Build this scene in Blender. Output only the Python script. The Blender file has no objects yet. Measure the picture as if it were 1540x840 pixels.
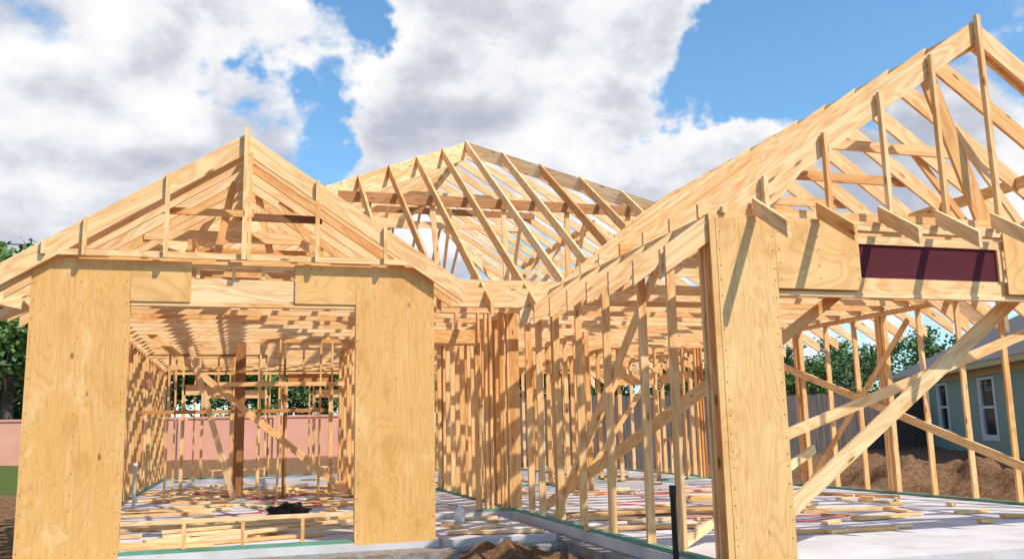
import bpy, math, random, bmesh
from mathutils import Vector, Matrix, noise
random.seed(7)
R=random.random
def U(a,b): return a+(b-a)*R()
sc=bpy.context.scene
sc.view_settings.view_transform='Standard'
sc.view_settings.look='None'
sc.view_settings.exposure=0

# ---------------- node helpers ----------------
class NT:
    def __init__(s,nt): s.nt=nt; s.n=nt.nodes; s.l=nt.links
    def new(s,t,**k):
        n=s.n.new(t)
        for a,b in k.items(): setattr(n,a,b)
        return n
    def set(s,sock,v):
        if isinstance(v,bpy.types.NodeSocket): s.l.new(v,sock)
        else: sock.default_value=v
    def math(s,op,a,b=0.0,c=None,clamp=False):
        n=s.new('ShaderNodeMath',operation=op); n.use_clamp=clamp
        s.set(n.inputs[0],a); s.set(n.inputs[1],b)
        if c is not None: s.set(n.inputs[2],c)
        return n.outputs[0]
    def vmath(s,op,a,b=(0,0,0)):
        n=s.new('ShaderNodeVectorMath',operation=op)
        s.set(n.inputs[0],a); s.set(n.inputs[1],b)
        return n.outputs['Value'] if op in('DOT_PRODUCT','LENGTH','DISTANCE') else n.outputs[0]
    def noise(s,vec,scale=1,detail=4,rough=.5,dist=0,out='Fac'):
        n=s.new('ShaderNodeTexNoise'); s.set(n.inputs['Vector'],vec)
        n.inputs['Scale'].default_value=scale; n.inputs['Detail'].default_value=detail
        n.inputs['Roughness'].default_value=rough; n.inputs['Distortion'].default_value=dist
        return n.outputs[out]
    def ramp(s,fac,stops,interp='LINEAR'):
        n=s.new('ShaderNodeValToRGB'); s.set(n.inputs[0],fac)
        cr=n.color_ramp; cr.interpolation=interp
        while len(cr.elements)<len(stops): cr.elements.new(0.5)
        for e,(p,c) in zip(cr.elements,stops):
            e.position=p
            e.color=(c,c,c,1) if isinstance(c,(int,float)) else (*c,1)
        return n.outputs[0]
    def mix(s,fac,a,b,bt='MIX'):
        n=s.new('ShaderNodeMix',data_type='RGBA',blend_type=bt)
        s.set(n.inputs['Factor'],fac)
        for sk,v in ((n.inputs[6],a),(n.inputs[7],b)):
            if isinstance(v,tuple) and len(v)==3: v=(*v,1)
            s.set(sk,v)
        return n.outputs[2]
    def smooth(s,v,a,b):
        n=s.new('ShaderNodeMapRange',interpolation_type='SMOOTHSTEP')
        s.set(n.inputs[0],v); n.inputs[1].default_value=a; n.inputs[2].default_value=b
        n.inputs[3].default_value=0; n.inputs[4].default_value=1
        return n.outputs[0]

def new_mat(name):
    m=bpy.data.materials.new(name); m.use_nodes=True
    t=NT(m.node_tree); b=m.node_tree.nodes['Principled BSDF']
    return m,t,b
def bump(t,b,h,strength=.3,dist=.01):
    n=t.new('ShaderNodeBump'); n.inputs['Strength'].default_value=strength; n.inputs['Distance'].default_value=dist
    t.set(n.inputs['Height'],h); t.l.new(n.outputs[0],b.inputs['Normal'])

def wood_mat(name,stops,grain=((.76,.58,.40),(1.0,1.0,1.0)),knots=True):
    m,t,b=new_mat(name)
    g=t.new('ShaderNodeAttribute',attribute_name='gco').outputs['Vector']
    r=t.new('ShaderNodeAttribute',attribute_name='rnd').outputs['Fac']
    base=t.ramp(r,stops)
    warp=t.noise(t.vmath('MULTIPLY',g,(.8,4.5,4.5)),1,2,.5,.5)
    n1=t.noise(t.vmath('MULTIPLY',g,(1.0,55,55)),1,2,.6,0)
    rings=t.math('PINGPONG',t.math('MULTIPLY',warp,8.0),.5)
    rings=t.smooth(rings,0.1,.5)
    gr=t.math('ADD',t.math('MULTIPLY',n1,.6),t.math('MULTIPLY',rings,.38))
    gv=t.ramp(gr,[(.25,grain[1]),(.9,grain[0])])
    col=t.mix(1.0,base,gv,'MULTIPLY')
    col=t.mix(t.smooth(warp,.52,.75),col,t.mix(1.0,col,(.92,.74,.55),'MULTIPLY'))
    if knots:
        v=t.new('ShaderNodeTexVoronoi'); t.set(v.inputs['Vector'],t.vmath('MULTIPLY',g,(2.3,9,9))); v.inputs['Scale'].default_value=1
        k=t.smooth(v.outputs['Distance'],.17,.08)
        sep=t.new('ShaderNodeSeparateColor'); t.l.new(v.outputs['Color'],sep.inputs[0])
        k=t.math('MULTIPLY',k,t.math('GREATER_THAN',sep.outputs[0],.5))
        col=t.mix(t.math('MULTIPLY',k,.85),col,(.22,.09,.03))
    t.l.new(col,b.inputs['Base Color']); b.inputs['Roughness'].default_value=.62
    b.inputs['Specular IOR Level'].default_value=.25
    return m
PINE=wood_mat('pine_lumber',[(0,(.93,.68,.39)),(.3,(.90,.60,.30)),(.6,(.84,.50,.21)),(.86,(.71,.37,.13)),(.93,(.48,.23,.09)),(1,(.24,.115,.055))])
TREATED=wood_mat('treated_plate',[(0,(.12,.30,.21)),(1,(.20,.40,.28))],((.8,.8,.8),(1,1,1)),False)
BURG=wood_mat('burgundy_coated_board',[(0,(.085,.006,.012)),(1,(.11,.008,.016))],((.8,.8,.8),(1,1,1)),False)

def ply_mat():
    m,t,b=new_mat('plywood_sheathing')
    g=t.new('ShaderNodeAttribute',attribute_name='gco').outputs['Vector']
    r=t.new('ShaderNodeAttribute',attribute_name='rnd').outputs['Fac']
    w=t.noise(t.vmath('MULTIPLY',g,(.5,2.6,1)),1,3,.5,.9)
    rings=t.math('PINGPONG',t.math('MULTIPLY',w,22.0),.5)
    rings=t.math('MULTIPLY',rings,2)
    fine=t.noise(t.vmath('MULTIPLY',g,(2.5,80,1)),1,3,.6,.2)
    streak=t.noise(t.vmath('MULTIPLY',g,(.7,14,1)),1,4,.6,.5)
    blot=t.noise(t.vmath('MULTIPLY',g,(1.6,2.8,1)),1,5,.62,.6)
    base=t.ramp(r,[(0,(.84,.52,.21)),(.5,(.80,.45,.155)),(1,(.76,.40,.12))])
    col=t.mix(t.math('MULTIPLY',t.smooth(rings,.45,1),.38),base,(.58,.27,.07))
    col=t.mix(t.math('MULTIPLY',t.smooth(fine,.48,.72),.38),col,(.52,.24,.06))
    col=t.mix(t.math('MULTIPLY',t.smooth(streak,.54,.78),.42),col,(.92,.64,.32))
    col=t.mix(t.math('MULTIPLY',t.smooth(blot,.52,.66),.45),col,(.90,.61,.28))
    col=t.mix(t.math('MULTIPLY',t.smooth(blot,.45,.33),.5),col,(.60,.28,.07))
    v=t.new('ShaderNodeTexVoronoi'); t.set(v.inputs['Vector'],t.vmath('MULTIPLY',g,(1.9,4.2,1))); v.inputs['Scale'].default_value=1
    sep=t.new('ShaderNodeSeparateColor'); t.l.new(v.outputs['Color'],sep.inputs[0])
    k=t.math('MULTIPLY',t.smooth(v.outputs['Distance'],.10,.04),t.math('GREATER_THAN',sep.outputs[0],.66))
    col=t.mix(t.math('MULTIPLY',k,.8),col,(.22,.075,.02))
    t.l.new(col,b.inputs['Base Color']); b.inputs['Roughness'].default_value=.55
    b.inputs['Specular IOR Level'].default_value=.3
    bump(t,b,t.math('ADD',fine,t.math('MULTIPLY',rings,-.4)),.3,.003)
    return m
PLY=ply_mat()

# ---------------- lumber builder ----------------
class Lumber:
    def __init__(s,bias=0): s.v=[];s.f=[];s.g=[];s.r=[];s.bias=bias
    def _add(s,P,G,rnd=None):
        i=len(s.v); s.v+=P
        s.f+=[(i,i+1,i+2,i+3),(i+7,i+6,i+5,i+4),(i,i+4,i+5,i+1),(i+1,i+5,i+6,i+2),(i+2,i+6,i+7,i+3),(i+3,i+7,i+4,i)]
        o=Vector((U(0,300),U(0,300),U(0,300)))
        s.g+=[Vector(q)+o for q in G]
        if rnd is None: rnd=min(1,max(0,random.betavariate(1.6,2.2)*.85+s.bias+(.22 if R()<.06 else 0)))
        s.r+=[rnd]*8
    def beam(s,p0,p1,w,d,up=(0,0,1),rnd=None,j=.004):
        p0=Vector(p0);p1=Vector(p1)
        if j: p0=p0+Vector((U(-j,j),U(-j,j),0)); p1=p1+Vector((U(-j,j),U(-j,j),0))
        L=(p1-p0); ln=L.length; L=L.normalized(); up=Vector(up)
        S=L.cross(up)
        if S.length<1e-3: S=L.cross(Vector((1,0,0)))
        S.normalize(); Q=S.cross(L).normalized()
        P=[];G=[]
        for (e,pp) in ((0,p0),(ln,p1)):
            for a,b in ((-1,-1),(1,-1),(1,1),(-1,1)):
                P.append(pp+S*a*w/2+Q*b*d/2); G.append((e,a*w/2,b*d/2))
        s._add(P,G,rnd)
    def plumb(s,p0,p1,thk,dep,rnd=None,j=.006):
        p0=Vector(p0);p1=Vector(p1); dz=U(-j,j)
        p0.z+=dz;p1.z+=dz
        L=p1-p0; ln=L.length; h=Vector((L.x,L.y,0)); S=h.normalized().cross(Vector((0,0,1)))
        vd=dep*ln/max(h.length,.001)
        P=[];G=[]
        for e,pp in ((0,p0),(ln,p1)):
            for a,b in ((-1,1),(1,1),(1,0),(-1,0)):
                P.append(pp+S*a*thk/2-Vector((0,0,vd))*b); G.append((e,a*thk/2,b*dep))
        s._add(P,G,rnd)
    def box(s,a,b,axis=2,rnd=None):
        a=Vector(a);b=Vector(b);c=(a+b)/2
        p0=c.copy();p1=c.copy();p0[axis]=a[axis];p1[axis]=b[axis]
        if axis==2: s.beam(p0,p1,abs(b.x-a.x),abs(b.y-a.y),up=(0,1,0),rnd=rnd,j=0)
        elif axis==0: s.beam(p0,p1,abs(b.y-a.y),abs(b.z-a.z),rnd=rnd,j=0)
        else: s.beam(p0,p1,abs(b.x-a.x),abs(b.z-a.z),rnd=rnd,j=0)
    def obj(s,name,mat,parent=None):
        me=bpy.data.meshes.new(name); me.from_pydata([tuple(v) for v in s.v],[],s.f)
        at=me.attributes.new('gco','FLOAT_VECTOR','POINT')
        at.data.foreach_set('vector',[c for g in s.g for c in g])
        at=me.attributes.new('rnd','FLOAT','POINT'); at.data.foreach_set('value',s.r)
        me.materials.append(mat)
        bm=bmesh.new(); bm.from_mesh(me); bmesh.ops.recalc_face_normals(bm,faces=bm.faces); bm.to_mesh(me); bm.free()
        o=bpy.data.objects.new(name,me); sc.collection.objects.link(o)
        if parent: o.parent=parent
        return o
def empty(name):
    e=bpy.data.objects.new(name,None); sc.collection.objects.link(e); return e
house=empty('house_frame')
T=.038; W=.089

# ============ walls ============
walls=Lumber(.18); plates=Lumber()  # wall bias darkens the lumber tone, painting interior shade into the studs
def wall(ax,c,a,b,zt,sp=.41,z0=0.0,skip=(),extra=(),plate=True,top=True,w=W,off=0.0):
    def pt(u,z): return (u,c,z) if ax==0 else (c,u,z)
    us=[]; u=a+T/2+off
    while u<b-T/2: us.append(u); u+=sp
    us.append(b-T/2); us+=list(extra)
    for u in us:
        if any(s0<u<s1 for s0,s1 in skip): continue
        ww,dd=(T,w) if ax==0 else (w,T)
        walls.beam(pt(u,z0+T),pt(u,zt-2*T),ww,dd,up=(0,1,0),j=.008)
    if plate:
        segs=[];cur=a
        for s0,s1 in sorted(skip):
            segs.append((cur,s0));cur=s1
        segs.append((cur,b))
        for s0,s1 in segs:
            if s1-s0>.05: plates.beam(pt(s0,z0+T/2),pt(s1,z0+T/2),w,T-.002,j=0)
    if top:
        u=a
        while u<b:
            v=min(b,u+U(2.6,4.2)); 
            if b-v<.6: v=b
            walls.beam(pt(u,zt-T*1.5),pt(v,zt-T*1.5),w,T-.001,j=.001); walls.beam(pt(u,zt-T*.5),pt(v,zt-T*.5),w-.003,T-.001,j=.001); u=v
def opening(ax,c,a,b,zs,zh,zt,hd=.24,sill=True,z0=0):
    def pt(u,z): return (u,c,z) if ax==0 else (c,u,z)
    walls.beam(pt(a,zh+hd/2),pt(b,zh+hd/2),T*2,hd,j=0)
    for u in (a-T/2,b+T/2):
        ww,dd=(T,W) if ax==0 else (W,T)
        walls.beam(pt(u,z0+T),pt(u,zh),ww,dd,up=(0,1,0)); 
        s=-1 if u<a else 1
        walls.beam(pt(u+s*(T+.002),z0+T),pt(u+s*(T+.002),zt-2*T),ww,dd,up=(0,1,0))
    u=a+.3
    while u<b-.1:
        ww,dd=(T,W) if ax==0 else (W,T)
        walls.beam(pt(u,zh+hd),pt(u,zt-2*T),ww,dd,up=(0,1,0))
        if sill and zs>0.1: walls.beam(pt(u,z0+T),pt(u,zs-T),ww,dd,up=(0,1,0))
        u+=.41
    if sill and zs>.1: walls.beam(pt(a,zs-T/2),pt(b,zs-T/2),W,T,j=0)
    if zs>.1: plates.beam(pt(a,z0+T/2),pt(b,z0+T/2),W,T-.002,j=0)
Hh=3.08
XL,XR,XG,XE=-2.10,2.15,4.05,10.62
YF,YP,YD,YG,YB=10.42,11.45,13.40,7.09,28.0
for x in (-2.12,-1.75,-1.18):
    walls.beam((x,YF,T),(x,YF,Hh-2*T),T,W,up=(0,1,0))
for x in (1.28,1.70,2.14):
    walls.beam((x,YF,T),(x,YF,Hh-2*T),T,W,up=(0,1,0))
walls.box((-1.16,YF-.04,2.66),(1.26,YF-.002,2.93),0,rnd=.1)
walls.box((-1.16,YF+.002,2.66),(1.26,YF+.04,2.93),0,rnd=.3)
walls.box((-1.16,YF-.045,2.62),(1.26,YF+.045,2.658),0,rnd=.35)
for x in (-.5,-.12,.2,.52): walls.box((x,YF-.045,2.932),(x+T,YF+.045,3.05),2)
walls.box((-2.14,YF-.045,3.052),(2.18,YF+.045,3.09),0,rnd=.2)
walls.box((-2.14,YF-.046,3.092),(2.18,YF+.046,3.13),0,rnd=.5)
walls.box((-1.16,YF-.045,.30),(1.26,YF+.045,.338),0,rnd=.1)
for x in (-.55,.05,.68): walls.box((x,YF-.045,T),(x+T,YF+.045,.298),2)
plates.box((-2.14,YF-.045,.0),(2.18,YF+.045,.036),0)
wall(1,XL,YF+.06,YB,Hh,.46,skip=((12.6,13.9),(17.2,18.6),(22,23.6)))
for a,b in ((12.6,13.9),(17.2,18.6),(22,23.6)): opening(1,XL,a,b,.95,2.35,Hh)
wall(1,XR,YF+.06,YP,Hh,.41)
wall(1,XR,YD,20.4,Hh,.45,skip=((16.2,17.1),))
opening(1,XR,16.2,17.1,0,2.2,Hh,sill=False)
wall(0,YD,XR+.05,XG-.05,Hh,.41,skip=((2.45,3.45),),extra=(3.62,3.70,3.9))
opening(0,YD,2.45,3.45,0,2.5,Hh,sill=False)
wall(1,XG,YD,24.0,Hh,.41,skip=((19.0,20.0),),extra=(13.48,13.56,14.3,14.34,16.1,18.2))
walls.box((XG-.05,YD-.05,T),(XG+.10,YD+.10,Hh-2*T),2,rnd=.75)
for y in (7.13,7.22,7.92,8.61,9.58,10.49,11.31,11.40,12.05,12.56):
    walls.beam((XG,y,T),(XG,y,Hh-2*T),W,T,up=(0,1,0),j=.012,rnd=U(.1,.6))
plates.beam((XG,YG-.04,T/2),(XG,YD,T/2),W,T-.002,j=0)
for z,a in ((Hh-T*1.5,(7.04,10.3,13.35)),(Hh-T*.5,(7.04,8.9,13.35))):
    for k in range(2): walls.beam((XG,a[k],z),(XG,a[k+1]-.003,z),W,T-.001,j=0,rnd=.2)
wall(1,XE,YG,YB,Hh,.82,extra=(7.9,12.95,13.05,15.4,15.5,17.1),skip=((20,21.5),))
opening(1,XE,20,21.5,.9,2.3,Hh)
wall(0,18.9,XG+.06,XE-.06,Hh,.82,skip=((8.1,9.1),),extra=(6.1,6.16,10.2,10.28,10.35))
opening(0,18.9,8.1,9.1,0,2.15,Hh,sill=False)
wall(1,6.5,16.4,18.8,Hh,.61)
wall(0,18.3,.35,XR-.06,Hh,.61,skip=((.9,1.7),))
opening(0,18.3,.9,1.7,0,2.15,Hh,sill=False)
wall(0,22.0,XL+.06,.6,Hh,.61,skip=((-1.2,-.2),))
opening(0,22.0,-1.2,-.2,0,2.15,Hh,sill=False)
wall(1,8.3,19,27.9,Hh,.61)
wall(0,YB,XL,XE,Hh,.82,skip=((-1.0,.8),(2.2,4.4),(6.0,8.0)))
for a,b,s in ((-1.0,.8,.25),(2.2,4.4,.25),(6.0,8.0,.9)): opening(0,YB,a,b,s,2.3,Hh)
walls.box((-.10,18.9,0),(.10,19.05,3.05),2,rnd=.96)
walls.box((-1.80,18.05,1.63),(1.6,18.09,1.70),0,rnd=.90)
walls.box((-.4,18.05,2.14),(2.0,18.09,2.22),0,rnd=.3)
for x in (-1.3,.72,1.5): walls.beam((x,18.12,0),(x+.02,18.12,3.05),T,W,up=(0,1,0))
walls.box((XR+.05,YP-.045,2.82),(XG-.047,YP-.003,3.08),0,rnd=.25)
walls.box((XR+.05,YP,2.82),(XG-.047,YP+.04,3.075),0,rnd=.5)
walls.box((XR-.03,YP-.045,0),(XR+.045,YP+.045,2.99),2,rnd=.4)
# garage front framing
walls.box((4.62,7.02,T),(4.66,7.11,2.98),2,rnd=.3)
walls.box((4.665,7.03,2.36),(10.66,7.11,2.398),0,rnd=.12)
walls.box((4.665,7.05,2.401),(10.66,7.10,2.55),0,rnd=.3)
walls.box((5.57,7.035,2.875),(10.66,7.10,2.955),0,rnd=.2)
walls.box((4.0,7.012,3.052),(10.66,7.115,3.088),0,rnd=.35)
walls.box((4.0,7.013,3.0),(10.66,7.114,3.05),0,rnd=.1)
walls.box((7.24,7.03,2.552),(7.30,7.10,2.873),2,rnd=.25)
walls.obj('stud_walls',PINE,house); plates.obj('treated_bottom_plates',TREATED,house)
bg=Lumber(); bg.box((5.575,7.055,2.552),(7.238,7.095,2.873),0,rnd=.5); bg.obj('burgundy_header',BURG,house)

# ============ plywood sheathing ============
ply=Lumber()
def pan(x0,x1,z0,z1,y,rnd=None,horiz=False):
    ply.box((x0,y-.012,z0),(x1,y,z1),0 if horiz else 2,rnd)
yy=YF-.048
pan(-2.14,-1.17,-.12,3.12,yy,.75)
pan(1.26,2.18,-.02,3.125,yy,.7)
pan(-1.167,-.55,2.665,3.118,yy-.001,.35,True)
pan(.57,1.257,2.668,3.122,yy-.001,.4,True)
yg=7.008
pan(4.06,4.665,-.12,3.05,yg,.1)
pan(4.668,5.57,2.42,3.048,yg-.001,.1,True)
pan(7.30,10.66,2.42,3.047,yg-.001,.15,True)
ply.box((4.0,7.0,-.1),(4.057,7.02,3.04),2,.3)
ply.obj('plywood_panels',PLY,house)
nl=Lumber()
def nails(x0,x1,z0,z1,y,step=.2,cols=3):
    for c in range(cols):
        x=x0+.03+(x1-x0-.06)*c/(cols-1); z=z0+.06
        while z<z1-.03:
            xx=x+U(-.008,.008); zz=z+U(-.03,.03); nl.box((xx-.0045,y-.0145,zz-.0045),(xx+.0045,y-.0125,zz+.0045),2,rnd=1); z+=step
nails(-2.14,-1.17,0,3.1,yy-.001); nails(1.26,2.18,0,3.1,yy-.001); nails(4.06,4.665,0,3.05,yg-.001,.15,2)
nails(4.668,5.57,2.44,3.03,yg-.002,.14,3)
nl.obj('nail_heads',PINE,house)

# ============ roof ============
roof=Lumber()
LR,LS=4.61,.655
def ltop(x): return LR-LS*abs(x)
ys=[10.28,10.50]+[10.92+.46*i for i in range(9)]
for y in ys:
    for s in(-1,1):
        xe=2.52
        if y>12.0:
            zz=3.12+.69*(y-11.5); xe=min(2.52,(LR-zz)/LS)
            if xe<.25: continue
        roof.plumb((s*.02,y,ltop(.02)),(s*xe,y,ltop(xe)),T,.185 if y>10.6 else .20,rnd=None if y>10.6 else .3)
roof.box((-.019,10.24,4.34),(.019,13.6,4.58),1,rnd=.4)
for x,w in ((-2.02,.04),(-1.63,.04),(-.82,.045),(.80,.045),(1.58,.04)):
    roof.box((x-w/2,10.21,3.13),(x+w/2,10.258,ltop(x)+.0),2,rnd=U(.05,.3))
roof.box((-.028,10.19,3.13),(.028,10.257,4.66),2,rnd=.3)
roof.box((.034,10.22,3.13),(.074,10.257,4.38),2,rnd=.5)
roof.box((-2.0,10.262,3.135),(2.1,10.30,3.20),0,rnd=.3)
for y in ys[1:6]:
    roof.box((-2.15,y+.045,3.135),(2.15,y+.083,3.26),0)
roof.box((-.95,10.98,3.80),(.1,11.02,3.88),0,rnd=.7)
roof.box((-.05,11.03,3.77),(.92,11.07,3.86),0,rnd=1.0)
for y,x0,x1 in ((11.8,-1.2,.9),(12.9,-1,1.1)): roof.box((x0,y,3.65),(x1,y+T,3.79),0)
for x,y in ((-.35,11.3),(.4,11.9),(-.9,12.2),(1.1,11.4)):
    roof.beam((x,y,3.2),(x*.4,y,ltop(x*.4)-.2),T,W)
for x,y0,y1 in ((-.6,10.6,12.8),(.75,10.5,12.6)):
    roof.beam((x,y0,3.35),(x,y1,3.85),T,.12)
# main hip roof
PX,PY,PZ=4.35,17.36,7.12; YR=22.0
def fz(y): return 3.12+.69*(y-11.5)
cL=Vector((-2.75,11.05,2.81)); cR=Vector((11.45,11.05,2.81)); P=Vector((PX,PY,PZ)); Q=Vector((PX,YR,PZ))
bL=Vector((-2.75,28.3,2.81)); bR=Vector((11.45,28.3,2.81))
for c,q,dp in ((cL,P,.34),(cR,P,.26),(bL,Q,.26),(bR,Q,.26)):
    roof.plumb(c,q,.045,dp,rnd=.0)
roof.box((PX-.019,PY+.03,6.87),(PX+.019,YR+.1,7.11),1,rnd=.05)
GR=5.34
def gar(x): return GR-.69*abs(x-7.29)
x=PX-.62*11
xs=[]
while x<11.2:
    xs.append(x); x+=.62
for x in xs:
    if x<cL.x+.2: continue
    if x<=PX: f=(x-cL.x)/(PX-cL.x)
    else: f=(cR.x-x)/(cR.x-PX)
    yt=cL.y+f*(PY-cL.y); zt=fz(yt)
    y0=11.12
    if abs(x)<2.5: y0=max(y0,11.5+(ltop(x)-3.12)/.69)
    if gar(x)>3.0: y0=max(y0,11.5+(gar(x)-3.12)/.69)
    if yt-y0>.4: roof.plumb((x,y0,fz(y0)),(x,yt,zt),T,.16,rnd=None if R()<.75 else U(.8,.9))
    yb=28.3-f*(28.3-YR); sl=(PZ-2.81)/(28.3-YR)
    if f>.1: roof.plumb((x,28.3,2.81),(x,yb,2.81+sl*(28.3-yb)),T,.14)
y=11.6
while y<28:
    f=1.0
    if y<PY: f=(y-cL.y)/(PY-cL.y)
    if y>YR: f=(28.3-y)/(28.3-YR)
    for c in (-2.75,11.45):
        xe=c+f*(PX-c)
        if f>.08:
            roof.plumb((c,y,2.81),(xe,y,2.81+f*(PZ-2.81)),T,.15)
    y+=.61
roof.box((1.2,14.78,5.05),(7.6,14.82,5.23),0,rnd=.93)
roof.box((.6,14.0,4.45),(2.6,14.04,4.6),0,rnd=.3)
for x in (2.0,3.1,4.4,5.6,6.8):
    roof.beam((x+U(-.2,.2),14.86,3.2),(x,14.86,5.1),W,T,up=(0,1,0)); 
    roof.beam((x+.3,15.8,3.2),(x+.3,14.7,5.0),T,W)
for y in (17.4,19,20.6):
    for s in (-1,1):
        roof.beam((PX+s*.7,y,3.2),(PX+s*2.6,y,5.3),T,W)
roof.box((1.7,17.0,5.35),(1.74,22,5.5),1); roof.box((7.0,17.0,5.35),(7.04,22,5.5),1)
for y in (17.5,18.8,20.1): roof.box((2.4,y,5.9),(6.3,y+T,6.04),0)
y=11.62
while y<27.9:
    roof.box((XL-.05,y,3.085),(XR+2.2,y+T,3.225),0)
    roof.box((XR+1.95,y+.04,3.085),(XE+.05,y+.04+T,3.225),0)
    y+=.61
roof.box((-.3,11.7,3.23),(-.26,27.8,3.32),1); roof.box((6.9,7.3,3.23),(6.94,27.8,3.32),1)
# garage gable
gy=[7.06,7.16]+[7.74+.61*i for i in range(12)]
for y in gy:
    for s in (-1,1):
        x1=7.29+s*3.72
        if y>11.8:
            z=fz(y); d=(GR-z)/.69
            if d<.3: continue
            x1=7.29+s*min(3.72,d)
        roof.plumb((7.29+s*.02,y,gar(7.29+.02)),(x1,y,gar(x1)),T,.20,rnd=.25 if y<7.1 else None)
roof.box((7.272,7.0,5.04),(7.308,14.7,5.30),1,rnd=.3)
for i,x in enumerate((4.15,4.60,5.29,5.97,6.64,7.29,7.97,8.65,9.33,10.0)):
    w=.045 if x!=7.29 else .05
    roof.box((x-w/2,6.975,3.092),(x+w/2,7.028,gar(x)+(-.02 if x!=7.29 else .04)),2,rnd=(.2,.1,.3,.15,.55,.4,.2,.3,.2,.3)[i])
for y in gy[1:7]:
    roof.box((XG-.04,y+.045,3.09),(XE+.04,y+.083,3.22),0)
roof.beam((6.72,7.23,4.90),(7.36,7.23,3.10),T,.19,up=(1,0,0),rnd=.75)
for y,x0,z0,x1,z1 in ((8.4,5.2,3.2,6.4,4.5),(9.0,9.2,3.2,8.0,4.7),(9.7,5.9,3.2,7.0,4.9),(10.9,5.4,3.2,6.7,4.6),(8.0,8.8,3.2,7.5,4.9)):
    roof.beam((x0,y,z0),(x1,y,z1),T,W)
for y in (8.38,9.6,10.82,12.0): roof.box((6.0,y,4.30),(8.6,y+T,4.42),0)
for x in (5.6,8.98): roof.box((x,7.2,3.95),(x+T,12.4,4.09),1,rnd=.4)
for x in (4.48,5.16,5.85,6.52,7.2,7.9,8.6,9.3,10.0,10.6):
    roof.plumb((x,7.01,3.25),(x,6.5,2.92),T,.13)
roof.obj('roof_rafters',PINE,house)

# ============ braces ============
br=Lumber()
def brace(a,b,w=.14,up=(0,0,1),rnd=None): br.beam(a,b,T,w,up=up,rnd=rnd)
brace((4.12,8.10,3.02),(4.12,11.75,.02),.11,rnd=.3)
brace((4.3,7.6,1.62),(4.3,12.7,.10),.13,rnd=.35)
brace((4.45,7.5,.06),(8.35,7.5,2.80),.15,rnd=.1)
brace((5.3,9.0,.86),(9.6,9.0,2.28),.12,rnd=.2)
brace((10.55,8.6,.02),(10.55,17.6,2.9),.13,rnd=.35)
brace((10.54,12.2,2.85),(10.54,15.2,.1),.09,rnd=.4)
brace((4.7,7.35,1.86),(5.75,7.35,2.56),.10,rnd=.8)
brace((4.2,8.3,.03),(6.6,9.4,.9),.1,rnd=.1)
brace((5.0,14.0,.05),(6.3,14.0,2.4),.1,rnd=.5)
brace((7.2,18.7,.05),(9.4,18.7,2.9),.1,rnd=.5)
brace((-1.72,18.0,3.2),(2.1,18.0,.03),.13,rnd=.45)
brace((-.97,17.9,3.05),(-.06,17.6,.05),.10,rnd=.2)
brace((-2.02,12.0,.1),(-2.02,15.5,2.9),.10,rnd=.4)
brace((2.25,14.2,2.9),(2.25,17.8,.1),.1,rnd=.6)
br.obj('diagonal_braces',PINE,house)

# ============ slab ============
m_con,t,b=new_mat('concrete_slab')
co=t.new('ShaderNodeTexCoord').outputs['Object']
n=t.noise(co,1.3,6,.6,.3); n2=t.noise(co,60,4,.6)
c=t.ramp(n,[(.3,(.48,.44,.42)),(.55,(.63,.585,.565)),(.75,(.71,.67,.65))])
c=t.mix(t.math('MULTIPLY',t.smooth(n2,.5,.8),.3),c,(.40,.35,.32))
n3=t.noise(co,.9,5,.7,1.0)
c=t.mix(t.math('MULTIPLY',t.smooth(n3,.54,.75),.5),c,(.47,.33,.22))
t.l.new(c,b.inputs['Base Color']); b.inputs['Roughness'].default_value=.8; bump(t,b,n2,.2,.003)
m_conr,t,b=new_mat('rough_concrete_edge')
co=t.new('ShaderNodeTexCoord').outputs['Object']
n=t.noise(co,9,6,.7,.3); n4=t.noise(co,2.2,5,.7,.5)
c=t.ramp(n,[(.3,(.15,.13,.11)),(.7,(.38,.35,.32))])
c=t.mix(t.math('MULTIPLY',t.smooth(n4,.48,.62),.7),c,(.28,.16,.09))
t.l.new(c,b.inputs['Base Color']); b.inputs['Roughness'].default_value=.9; bump(t,b,n,.8,.03)
def slabbox(name,a,b_,mat):
    vs=[(x,y,z) for z in (a[2],b_[2]) for x,y in ((a[0],a[1]),(b_[0],a[1]),(b_[0],b_[1]),(a[0],b_[1]))]
    me=bpy.data.meshes.new(name); me.from_pydata(vs,[],[(0,3,2,1),(4,5,6,7),(0,1,5,4),(1,2,6,5),(2,3,7,6),(3,0,4,7)])
    me.materials.append(mat); o=bpy.data.objects.new(name,me); sc.collection.objects.link(o); o.parent=house; return o
slabbox('slab_left_wing',(-2.2,10.36,-.7),(2.22,13.35,0),m_con)
slabbox('slab_main',(-2.2,13.352,-.7),(10.72,28.06,-.001),m_con)
slabbox('slab_garage',(3.98,6.98,-.7),(10.72,13.35,-.002),m_con)
slabbox('footing_left_wing',(-2.4,9.95,-.75),(2.36,10.358,-.09),m_conr)
slabbox('footing_garage_side',(3.78,6.9,-.75),(3.978,11.9,-.12),m_conr)
slabbox('porch_slab',(2.362,10.75,-.75),(3.778,13.35,-.07),m_con)
slabbox('footing_porch',(2.364,10.45,-.75),(3.776,10.748,-.16),m_conr)

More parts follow.
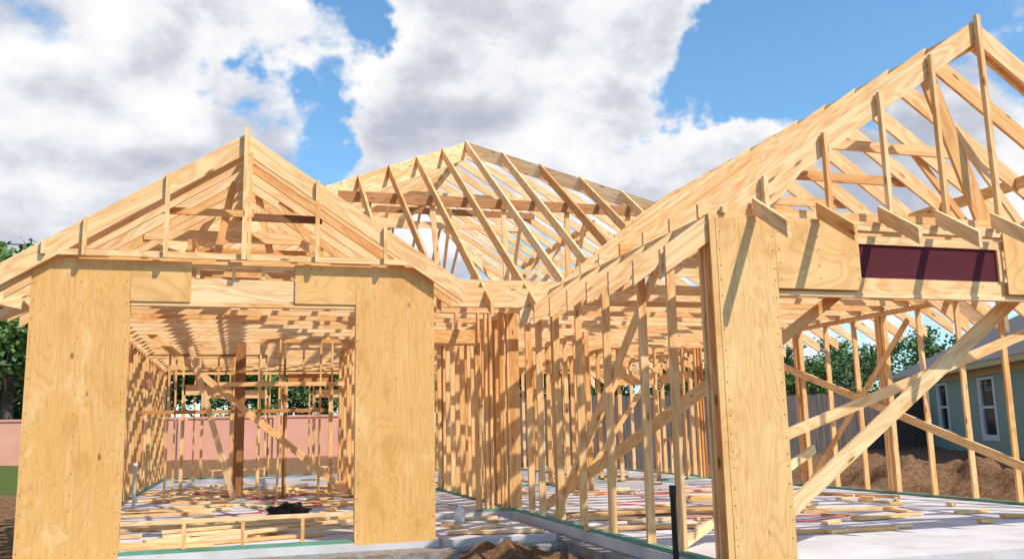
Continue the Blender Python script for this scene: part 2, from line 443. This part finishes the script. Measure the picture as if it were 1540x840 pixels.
# ============ scraps ============
sp=Lumber()
def scrap(x,y,z,L,w,h,a,tilt=0,rnd=None):
    d=Vector((math.cos(a),math.sin(a),tilt))*L/2
    sp.beam(Vector((x,y,z+h/2))-d,Vector((x,y,z+h/2))+d,w,h,rnd=rnd,j=0)
for i in range(70):
    L=random.choice((.12,.15,.2,.3,.3,.5,.8,1.4)); x=U(4.5,10.3);y=U(8.6,18.4)
    scrap(x,y,.003+.0007*(i%12),L,random.choice((.04,.089,.089,.14)),.036,U(-.5,.5) if R()<.6 else U(0,3.1))
for i in range(80):
    L=random.choice((.15,.3,.5,.9,1.3,1.8)); x=U(-1.8,1.9);y=U(10.8,21.5)
    scrap(x,y,.003+.0007*(i%12),L,random.choice((.04,.089,.14)),.036,U(-.4,.4) if R()<.6 else U(0,3.1))
for i in range(9):
    scrap(U(2.6,3.6),U(11.0,13.0),-.066,random.choice((.15,.3,.6)),.089,.036,U(-.4,3))
for i in range(45):
    scrap(U(-1.8,10),U(19.5,27.5),.004+.0007*(i%12),U(.2,1.6),.089,.036,U(0,3.1))
for i in range(5): scrap(.35+U(-.1,.1),12.0+i*.13,.04+.04*(i%2),2.4,.089,.036,.06+U(-.04,.04),.03)
scrap(-.2,11.3,.04,1.6,.14,.036,.25,.05,.1); scrap(.9,11.5,.05,1.3,.089,.036,-.15,.02,.2)
scrap(3.1,11.1,-.06,1.2,.11,.036,-.3,0,.1)
for i in range(4): scrap(5.6+U(-.3,.3),11.5+i*.12,.04,2.6,.089,.036,U(-.08,.08),0)
for x,y,L,a in ((6.4,8.75,.32,.1),(7.3,8.85,.22,-.2),(6.9,9.6,.3,.4),(8.3,9.9,.4,.1),(9.2,9.8,.5,0),(5.6,8.5,.25,.8)): scrap(x,y,.004,L,.089,.036,a,0,.15)
sp.obj('lumber_scraps',PINE)

# ============ small site objects ============
def simple_mat(name,col,rough=.6,metal=0):
    m,t,b=new_mat(name)
    co=t.new('ShaderNodeTexCoord').outputs['Object']
    n=t.noise(co,14,4,.6)
    t.l.new(t.mix(1.0,(*col,1),t.ramp(n,[(.3,.75),(.7,1.15)]),'MULTIPLY'),b.inputs['Base Color'])
    b.inputs['Roughness'].default_value=rough; b.inputs['Metallic'].default_value=metal
    return m
def lathe(name,prof,loc,mat,seg=20,parent=None):
    vs=[];fs=[]
    for r,z in prof:
        for i in range(seg):
            a=2*math.pi*i/seg; vs.append((r*math.cos(a),r*math.sin(a),z))
    for k in range(len(prof)-1):
        for i in range(seg):
            j=(i+1)%seg; fs.append((k*seg+i,k*seg+j,(k+1)*seg+j,(k+1)*seg+i))
    me=bpy.data.meshes.new(name); me.from_pydata(vs,[],fs); me.materials.append(mat)
    for p in me.polygons: p.use_smooth=True
    o=bpy.data.objects.new(name,me); o.location=loc; sc.collection.objects.link(o)
    if parent:o.parent=parent
    return o
BLK=simple_mat('black_plastic',(.02,.02,.022),.45)
lathe('black_drain_pipe',[(.0,.94),(.026,.94),(.026,.96),(.034,.96),(.034,.86),(.028,.85),(.028,0)],(3.88,7.75,-.3),BLK)
WHT=simple_mat('white_plastic',(.75,.75,.72),.4)
lathe('plastic_bucket',[(0,.0),(.13,.0),(.15,.34),(.16,.34),(.16,.37),(.145,.37),(.125,.03),(0,.03)],(6.9,17.4,0),WHT)
lathe('plastic_jug',[(0,0),(.07,0),(.075,.15),(.05,.2),(.02,.23),(.02,.26),(0,.26)],(3.0,12.6,-.07),WHT)
lathe('pvc_stub_pipe',[(.03,0),(.03,.7),(.036,.7),(.036,.76),(0,.76)],(-1.75,17.5,0),WHT)
def cord(name,pts,r,mat):
    cu=bpy.data.curves.new(name,'CURVE'); cu.dimensions='3D'; cu.bevel_depth=r; cu.bevel_resolution=2
    s=cu.splines.new('NURBS'); s.points.add(len(pts)-1)
    for q,p in zip(s.points,pts): q.co=(*p,1)
    s.use_endpoint_u=True; s.order_u=4
    cu.materials.append(mat); o=bpy.data.objects.new(name,cu); sc.collection.objects.link(o); return o
RED=simple_mat('red_rubber',(.6,.03,.02),.5)
cord('air_hose',[(U(-1.5,1.8),13+i*.45,.03) for i in range(20)],.009,RED)
cord('air_hose',[(U(4.6,9.5),9.5+i*.5,.03) for i in range(14)],.007,RED)
cord('extension_cord',[(U(-1,3.5) if i>6 else U(2.5,3.6),12+i*.5,.02 if i>3 else -.05) for i in range(16)],.006,simple_mat('green_cord',(.02,.25,.12),.5))
bag=empty('tool_bag')
bm=bmesh.new(); bmesh.ops.create_icosphere(bm,subdivisions=4,radius=1)
for v in bm.verts:
    d=v.co.normalized(); n_=noise.fractal(d*2.2,1,2,4)
    v.co=d*(1+.45*n_); v.co.z=max(-.55,v.co.z)
    v.co=Vector((v.co.x*.25,v.co.y*.17,v.co.z*.12+.06))
me=bpy.data.meshes.new('bag_body'); bm.to_mesh(me); bm.free(); me.materials.append(simple_mat('dark_cloth',(.035,.02,.015),.9))
tb=bpy.data.objects.new('bag_body',me); sc.collection.objects.link(tb); tb.parent=bag; tb.location=(0,0,0)
st=cord('bag_strap',[(-.22,-.1,.05),(-.12,-.15,.2),(.03,-.1,.22),(.18,-.05,.05)],.012,me.materials[0]); st.parent=bag
bag.location=(.66,12.6,.12)

# ============ ground ============
def hgt(x,y):
    dx=max(-2.5-x,0,x-11); dy=max(0,y-28.5) if y>7 else 0
    d=math.hypot(dx,dy) if y>7 else max(dx,0)
    s=min(1,max(0,(d-.5)/16)); s=s*s*(3-2*s)
    z=-.36+.56*s
    if y<7: z=-.36+.3*min(1,d/30)
    m=max(0,1-abs(x-14.8)/4.5)*max(0,1-abs(y-17)/9)
    z+=m*.9*(.45+noise.noise(Vector((x*.9,y*.9,0)))+.35*noise.noise(Vector((x*2.6,y*2.6,4))))
    if math.hypot(x-4,y-12)<40:
        z+=.09*noise.fractal(Vector((x*.7,y*.7,3)),1,2,5)+.035*noise.noise(Vector((x*4.5,y*4.5,1)))
    m=math.exp(-((x-2.95)**2/.55+(y-10.0)**2/.3)); z+=.30*m*(1+.6*noise.noise(Vector((x*5,y*5,1))))
    m=math.exp(-((x+3.3)**2/.4+(y-10.2)**2/3)); z+=.15*m
    if -2.35<x<10.7 and 7.05<y<28 and not(x<3.8 and y<10.6): z=min(z,-.6) if (x>4.1 or y>10.8) else z
    return z
def axis(lo,hi,st,far):
    a=[];v=lo
    while v<hi: a.append(v); v+=st
    a.append(hi); s=st; v=hi
    while v<far: s*=1.25; v+=s; a.append(v)
    s=st; v=lo; pre=[]
    while v>-far: s*=1.25; v-=s; pre.append(v)
    return pre[::-1]+a
gx=axis(-6,20,.12,900); gyy=axis(4,30,.12,900)
vs=[(x,y,hgt(x,y)) for y in gyy for x in gx]; nx=len(gx)
fs=[(j*nx+i,j*nx+i+1,(j+1)*nx+i+1,(j+1)*nx+i) for j in range(len(gyy)-1) for i in range(nx-1)]
me=bpy.data.meshes.new('ground'); me.from_pydata(vs,[],fs)
me.polygons.foreach_set('use_smooth',[True]*len(me.polygons))
m,t,b=new_mat('dirt_and_grass')
co=t.new('ShaderNodeTexCoord').outputs['Object']
n=t.noise(co,1.5,8,.65,.2); n2=t.noise(co,11,7,.75)
dirt=t.ramp(n2,[(.3,(.12,.055,.024)),(.5,(.28,.145,.07)),(.72,(.46,.28,.16))])
grass=t.ramp(n2,[(.3,(.06,.10,.02)),(.55,(.14,.18,.045)),(.8,(.30,.28,.10))])
xyz=t.new('ShaderNodeSeparateXYZ'); t.l.new(co,xyz.inputs[0])
left=t.math('MULTIPLY',t.smooth(xyz.outputs[0],-3.4,-4.6),t.smooth(xyz.outputs[1],26,31))
far=t.smooth(xyz.outputs[1],44,47)
msk=t.math('MAXIMUM',left,far)
msk=t.smooth(t.math('ADD',msk,t.math('MULTIPLY',t.math('SUBTRACT',n,.5),.9)),.35,.6)
t.l.new(t.mix(msk,dirt,grass),b.inputs['Base Color']); b.inputs['Roughness'].default_value=.95
b.inputs['Specular IOR Level'].default_value=.1
bump(t,b,t.math('ADD',n,n2),1.0,.09)
me.materials.append(m); g=bpy.data.objects.new('ground',me); sc.collection.objects.link(g)

# ============ boundary walls ============
m_pink,t,b=new_mat('painted_masonry')
co=t.new('ShaderNodeTexCoord').outputs['Object']; n=t.noise(co,1.1,6,.6)
t.l.new(t.ramp(n,[(.3,(.66,.30,.20)),(.7,(.74,.37,.26))]),b.inputs['Base Color']); b.inputs['Roughness'].default_value=.9
def boxes_obj(name,bl,mat,parent=None):
    vs=[];fs=[]
    for a,c in bl:
        i=len(vs)
        vs+=[(x,y,z) for z in (a[2],c[2]) for x,y in ((a[0],a[1]),(c[0],a[1]),(c[0],c[1]),(a[0],c[1]))]
        fs+=[(i,i+3,i+2,i+1),(i+4,i+5,i+6,i+7),(i,i+1,i+5,i+4),(i+1,i+2,i+6,i+5),(i+2,i+3,i+7,i+6),(i+3,i,i+4,i+7)]
    me=bpy.data.meshes.new(name); me.from_pydata(vs,[],fs); me.materials.append(mat)
    o=bpy.data.objects.new(name,me); sc.collection.objects.link(o)
    if parent:o.parent=parent
    return o
bl=[((-60,43,-.4),(6,43.2,2.0)),((-60,42.95,2.003),(6,43.25,2.1))]
for i in range(17): bl.append(((-60+i*4.1,42.9,-.4),(-59.6+i*4.1,42.997,2.0)))
boxes_obj('pink_boundary_wall',bl,m_pink)
m_f,t,b=new_mat('weathered_fence_wood')
co=t.new('ShaderNodeTexCoord').outputs['Object']
n=t.noise(t.vmath('MULTIPLY',co,(7,7,.6)),1,4,.6)
t.l.new(t.ramp(n,[(.3,(.075,.06,.055)),(.7,(.17,.135,.12))]),b.inputs['Base Color']); b.inputs['Roughness'].default_value=.9
bl=[]; x=8.0
while x<34:
    h_=2.3+U(-.03,.03); bl.append(((x,30.0+U(0,.01),-.3),(x+.135,30.03,h_))); x+=.145
bl+=[((8,30.04,.5),(34,30.1,.6)),((8,30.04,1.7),(34,30.1,1.8))]
boxes_obj('wooden_fence',bl,m_f)

# ============ green neighbour house ============
gh=empty('green_house')
A=Vector((28.3,34,0)); u=Vector((-.442,-.897,0)); v=Vector((.897,-.442,0))
M=Matrix(((u.x,v.x,0,A.x),(u.y,v.y,0,A.y),(0,0,1,0),(0,0,0,1)))
m_gr=simple_mat('sage_green_stucco',(.30,.40,.30),.85)
m_tr=simple_mat('cream_trim',(.62,.48,.24),.7)
m_wf=simple_mat('white_window_frame',(.75,.75,.73),.5)
m_gl,t,b=new_mat('window_glass'); b.inputs['Base Color'].default_value=(.02,.025,.03,1); b.inputs['Roughness'].default_value=.08
m_sh,t,b=new_mat('grey_shingles')
co=t.new('ShaderNodeTexCoord').outputs['Object']
brk=t.new('ShaderNodeTexBrick'); t.set(brk.inputs['Vector'],t.vmath('MULTIPLY',co,(1,1,1.7)))
brk.inputs['Color1'].default_value=(.13,.11,.105,1);brk.inputs['Color2'].default_value=(.19,.16,.15,1);brk.inputs['Mortar'].default_value=(.07,.06,.055,1)
brk.inputs['Scale'].default_value=3.5;brk.inputs['Mortar Size'].default_value=.03
t.l.new(t.mix(.6,brk.outputs['Color'],t.ramp(t.noise(co,12,5,.7),[(.3,(.085,.07,.068)),(.7,(.21,.18,.165))])),b.inputs['Base Color']); b.inputs['Roughness'].default_value=.9
def ghb(name,bl,mat):
    o=boxes_obj(name,bl,mat,gh); o.matrix_local=M; return o
Ls,Dp=24,11
wins=[(6.5,7.6,.8,2.6),(11.1,12.4,.62,2.58),(16.0,17.2,.7,2.58)]
seg=[];cur=0
for a,b_,z0,z1 in wins:
    seg.append(((cur,0,-.6),(a,.2,2.75))); seg.append(((a,0,-.6),(b_,.2,z0))); seg.append(((a,0,z1),(b_,.2,2.75))); cur=b_
seg.append(((cur,0,-.6),(Ls,.2,2.75)))
seg+=[((0,.2,-.6),(.2,Dp,2.75)),((Ls-.2,.2,-.6),(Ls,Dp,2.75)),((.2,Dp-.2,-.6),(Ls-.2,Dp,2.75))]
ghb('walls',seg,m_gr)
ghb('frieze_trim',[((-.03,-.04,2.62),(Ls+.03,-.003,2.80)),((-.5,-.5,2.80),(Ls+.5,Dp+.5,2.83)),((-.52,-.52,2.80),(Ls+.52,-.5,2.98)),((-.52,-.5,2.80),(-.5,Dp+.5,2.98))],m_tr)
fr=[];gl=[]
for a,b_,z0,z1 in wins:
    z1-=.02
    fr+=[((a,-.02,z0),(a+.09,.08,z1)),((b_-.09,-.02,z0),(b_,.08,z1)),((a+.09,-.02,z0),(b_-.09,.08,z0+.09)),((a+.09,-.02,z1-.09),(b_-.09,.08,z1)),((a+.09,.0,(z0+z1)/2-.04),(b_-.09,.07,(z0+z1)/2+.04))]
    fr+=[((a-.12,-.03,z0-.1),(a-.002,.0-.002,z1)),((b_+.002,-.03,z0-.1),(b_+.12,-.002,z1)),((a,-.03,z0-.1),(b_,-.002,z0-.002))]
    gl+=[((a+.09,.05,z0+.09),(b_-.09,.06,z1-.09))]
ghb('window_frames',fr,m_wf); ghb('window_glass',gl,m_gl)
e=.55; rz=2.985; rh=3.1; k_=Dp/2+e
vs=[(-e,-e,rz),(Ls+e,-e,rz),(Ls+e,Dp+e,rz),(-e,Dp+e,rz),(-e+k_,Dp/2,rz+rh),(Ls+e-k_,Dp/2,rz+rh)]
me=bpy.data.meshes.new('roof'); me.from_pydata(vs,[],[(0,1,5,4),(1,2,5),(2,3,4,5),(3,0,4),(3,2,1,0)]); me.materials.append(m_sh)
o=bpy.data.objects.new('roof',me); sc.collection.objects.link(o); o.parent=gh; o.matrix_local=M

# ============ trees ============
m_leaf,t,b=new_mat('foliage')
r=t.new('ShaderNodeAttribute',attribute_name='rnd').outputs['Fac']
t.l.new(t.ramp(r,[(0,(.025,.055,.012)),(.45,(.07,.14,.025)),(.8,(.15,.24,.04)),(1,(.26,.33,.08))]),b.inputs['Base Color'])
b.inputs['Roughness'].default_value=.6
m_bark=simple_mat('bark',(.12,.085,.06),.9)
def tree_mesh(seed,bare=False):
    rr=random.Random(seed); vs=[];fs=[];rn=[];mi=[]
    def tube(p,q,r0,r1,n=7):
        p=Vector(p);q=Vector(q);d=(q-p).normalized();s=d.cross(Vector((.3,.9,.1))).normalized();c=s.cross(d); i=len(vs)
        for (pp,rd) in ((p,r0),(q,r1)):
            for k in range(n):
                a=2*math.pi*k/n; vs.append(tuple(pp+(s*math.cos(a)+c*math.sin(a))*rd)); rn.append(.5)
        for k in range(n): fs.append((i+k,i+(k+1)%n,i+n+(k+1)%n,i+n+k)); mi.append(1)
    tube((0,0,-.5),(.1,0,3.2),.28,.19); tube((.1,0,3.2),(0,.1,6.5),.19,.08)
    clumps=[]
    for k in range(17):
        a=rr.uniform(0,6.28); z0=rr.uniform(1.6,5.5); L=rr.uniform(1.4,3.2); 
        e=Vector((math.cos(a)*L,math.sin(a)*L,z0+rr.uniform(.4,2.4))); tube((0.08,0,z0),e,.08,.02,5)
        clumps.append((e,rr.uniform(.7,1.35)))
        for w in range(2):
            e2=e+Vector((rr.uniform(-1.2,1.2),rr.uniform(-1.2,1.2),rr.uniform(-.9,1.1))); tube(e*.8+Vector((0,0,z0*.2)),e2,.03,.01,4); clumps.append((e2,rr.uniform(.4,.95)))
    for k in range(7): clumps.append((Vector((rr.uniform(-1.2,1.2),rr.uniform(-1.2,1.2),rr.uniform(5.4,7.6))),rr.uniform(.6,1.1)))
    for c,rad in clumps:
        tone=rr.uniform(-.15,.2)
        for k in range(int((40 if bare else 110)*rad)):
            d=Vector((rr.gauss(0,1),rr.gauss(0,1),rr.gauss(0,1))).normalized()*rad*rr.uniform(.35,1.08); d.z*=.75
            p=c+d; s=rr.uniform(.08,.19)
            a=Vector((rr.gauss(0,1),rr.gauss(0,1),rr.gauss(0,1))).normalized(); b2=a.cross(Vector((rr.gauss(0,1),rr.gauss(0,1),rr.gauss(0,1)))).normalized()
            i=len(vs)
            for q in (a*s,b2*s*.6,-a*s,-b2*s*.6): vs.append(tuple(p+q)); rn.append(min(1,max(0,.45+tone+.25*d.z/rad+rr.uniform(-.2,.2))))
            fs.append((i,i+1,i+2,i+3)); mi.append(0)
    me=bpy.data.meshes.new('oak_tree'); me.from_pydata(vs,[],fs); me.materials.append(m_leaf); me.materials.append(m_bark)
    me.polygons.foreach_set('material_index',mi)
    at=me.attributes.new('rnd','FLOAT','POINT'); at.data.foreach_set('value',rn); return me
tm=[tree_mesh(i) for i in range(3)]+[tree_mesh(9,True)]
dt_parent=empty('distant_trees')
def tree(x,y,s,k=None,nm='oak_tree',par=None):
    o=bpy.data.objects.new(nm,tm[k if k is not None else random.randrange(3)]); sc.collection.objects.link(o)
    o.location=(x,y,.1); o.rotation_euler=(0,0,U(0,6.28)); o.scale=(s*U(.95,1.2),s*U(.95,1.2),s)
    if par: o.parent=par
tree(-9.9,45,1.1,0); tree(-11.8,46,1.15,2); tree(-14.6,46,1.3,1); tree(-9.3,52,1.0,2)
for i in range(36):
    x=-30+i*3.5+U(-1,1); y=U(50,62)
    tree(x,y,U(.9,1.15) if x<12 else U(.66,.92),nm='distant_tree_crown',par=dt_parent)
for i in range(9):
    tree(-9+i*2.9+U(-.6,.6),U(46,49),U(.6,.95),nm='distant_tree_crown',par=dt_parent)
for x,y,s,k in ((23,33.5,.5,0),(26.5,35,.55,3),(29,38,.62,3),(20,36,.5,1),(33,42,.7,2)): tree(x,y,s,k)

cord('power_line',[(-40+i*6,70,15.0+.002*(i-6)**2*1.2) for i in range(8)],.045,BLK)
cord('power_line',[(-40+i*6,70,14.0+.002*(i-6)**2*1.2) for i in range(8)],.045,BLK)

# ============ world ============
sund=Vector((.40,-.52,.75)).normalized()
el=math.asin(sund.z); rot=math.atan2(sund.x,sund.y)
w=bpy.data.worlds.new('World'); sc.world=w; w.use_nodes=True
t=NT(w.node_tree); bgn=w.node_tree.nodes['Background']
sky=t.new('ShaderNodeTexSky',sky_type='NISHITA'); sky.sun_disc=False; sky.sun_elevation=el; sky.sun_rotation=rot; sky.air_density=1.0; sky.dust_density=.4; sky.ozone_density=2.0
skc=t.mix(1.0,sky.outputs[0],(1.5,2.05,2.2,1),'MULTIPLY')
d0=t.vmath('NORMALIZE',t.new('ShaderNodeTexCoord').outputs['Generated'])
wn=t.vmath('SUBTRACT',t.noise(d0,7,5,.6,0,'Color'),(.5,.5,.5))
d=t.vmath('NORMALIZE',t.vmath('ADD',d0,t.vmath('MULTIPLY',wn,(.30,.30,.24))))
def ddir(az,e_): az=math.radians(az);e_=math.radians(e_); return (math.sin(az)*math.cos(e_),math.cos(az)*math.cos(e_),math.sin(e_))
blobs=[(-9,19,12,.5),(-12,10,8,.35),(-3,23,5,.35),(13,25,6.5,.55),(23,25.5,5.5,.55),(32,26.5,5,.85),(20,17.5,4.5,.6),(10,20.5,4,.6),(27,15,4,.65),(43,15,6,.9),(36,12,7,.8),(31,15,3,.4),(8,10,8,.4),(46,22,2.5,.5),
 (5,18.3,2.8,-1.0),(6.0,26,2.4,-.8),(-1.3,19.5,1.5,-.4),(40,24,6.5,-1.0),(34,20.5,4,-.8),(28,20.5,2.6,-.4),(24,17.5,1.5,-.3),(180,50,60,-.55),(0,85,32,-.4)]  # last two entries: unseen clear sky overhead and behind, added to reduce fill light
acc=None
for az,e_,rad,wt in blobs:
    dt=t.vmath('DOT_PRODUCT',d if rad<20 else d0,ddir(az,e_)); k=1/(1-math.cos(math.radians(rad)))
    ex=t.math('EXPONENT',t.math('MULTIPLY',t.math('SUBTRACT',dt,1),k))
    ex=t.math('MULTIPLY',ex,wt); acc=ex if acc is None else t.math('ADD',acc,ex)
sv=t.vmath('MULTIPLY',d0,(1,1,1.7))
n1=t.noise(sv,7.5,9,.57,.15)
f=t.math('ADD',acc,t.math('MULTIPLY',t.math('SUBTRACT',n1,.5),2.0))
cov=t.smooth(f,-.08,.30)
n2=t.noise(t.vmath('ADD',sv,(.018,-.022,-.055)),5.0,6,.52,.15)
n3=t.noise(sv,5.0,6,.52,.15)
lit=t.math('ADD',t.math('MULTIPLY',t.math('SUBTRACT',n3,n2),3.6),.70)
lit=t.math('ADD',lit,t.math('MULTIPLY',t.math('SUBTRACT',n1,.5),.5))
thick=t.smooth(f,.35,1.15)
lit=t.math('SUBTRACT',lit,t.math('MULTIPLY',thick,.40))
cc=t.ramp(lit,[(.0,(.50,.54,.64)),(.35,(.68,.71,.79)),(.65,(.90,.915,.95)),(.9,(1,1,1))])
n=t.new('ShaderNodeVectorMath',operation='SCALE'); t.l.new(cc,n.inputs[0]); n.inputs['Scale'].default_value=10.2
col=t.mix(cov,skc,n.outputs[0])
t.l.new(col,bgn.inputs['Color']); bgn.inputs['Strength'].default_value=.097

sl=bpy.data.lights.new('sun','SUN'); sl.energy=4.9; sl.angle=math.radians(.6); sl.color=(1,.94,.85)
so=bpy.data.objects.new('sun',sl); sc.collection.objects.link(so)
so.rotation_euler=(-sund).to_track_quat('-Z','Y').to_euler(); so.location=(20,-20,40)

# ============ camera ============
p,y_,r_=math.radians(9.53),math.radians(16.95),math.radians(-1.27)
fw=Vector((math.sin(y_)*math.cos(p),math.cos(y_)*math.cos(p),math.sin(p)))
rt=Vector((math.cos(y_),-math.sin(y_),0)); up=rt.cross(fw)
rt2=rt*math.cos(r_)+up*math.sin(r_); up2=-rt*math.sin(r_)+up*math.cos(r_)
cd=bpy.data.cameras.new('camera'); cd.lens=31.46; cd.sensor_width=36; cd.clip_end=3000; cd.clip_start=.1
cam=bpy.data.objects.new('camera',cd); sc.collection.objects.link(cam)
cam.matrix_world=Matrix(((rt2.x,up2.x,-fw.x,0),(rt2.y,up2.y,-fw.y,0),(rt2.z,up2.z,-fw.z,1.2),(0,0,0,1)))
sc.camera=cam
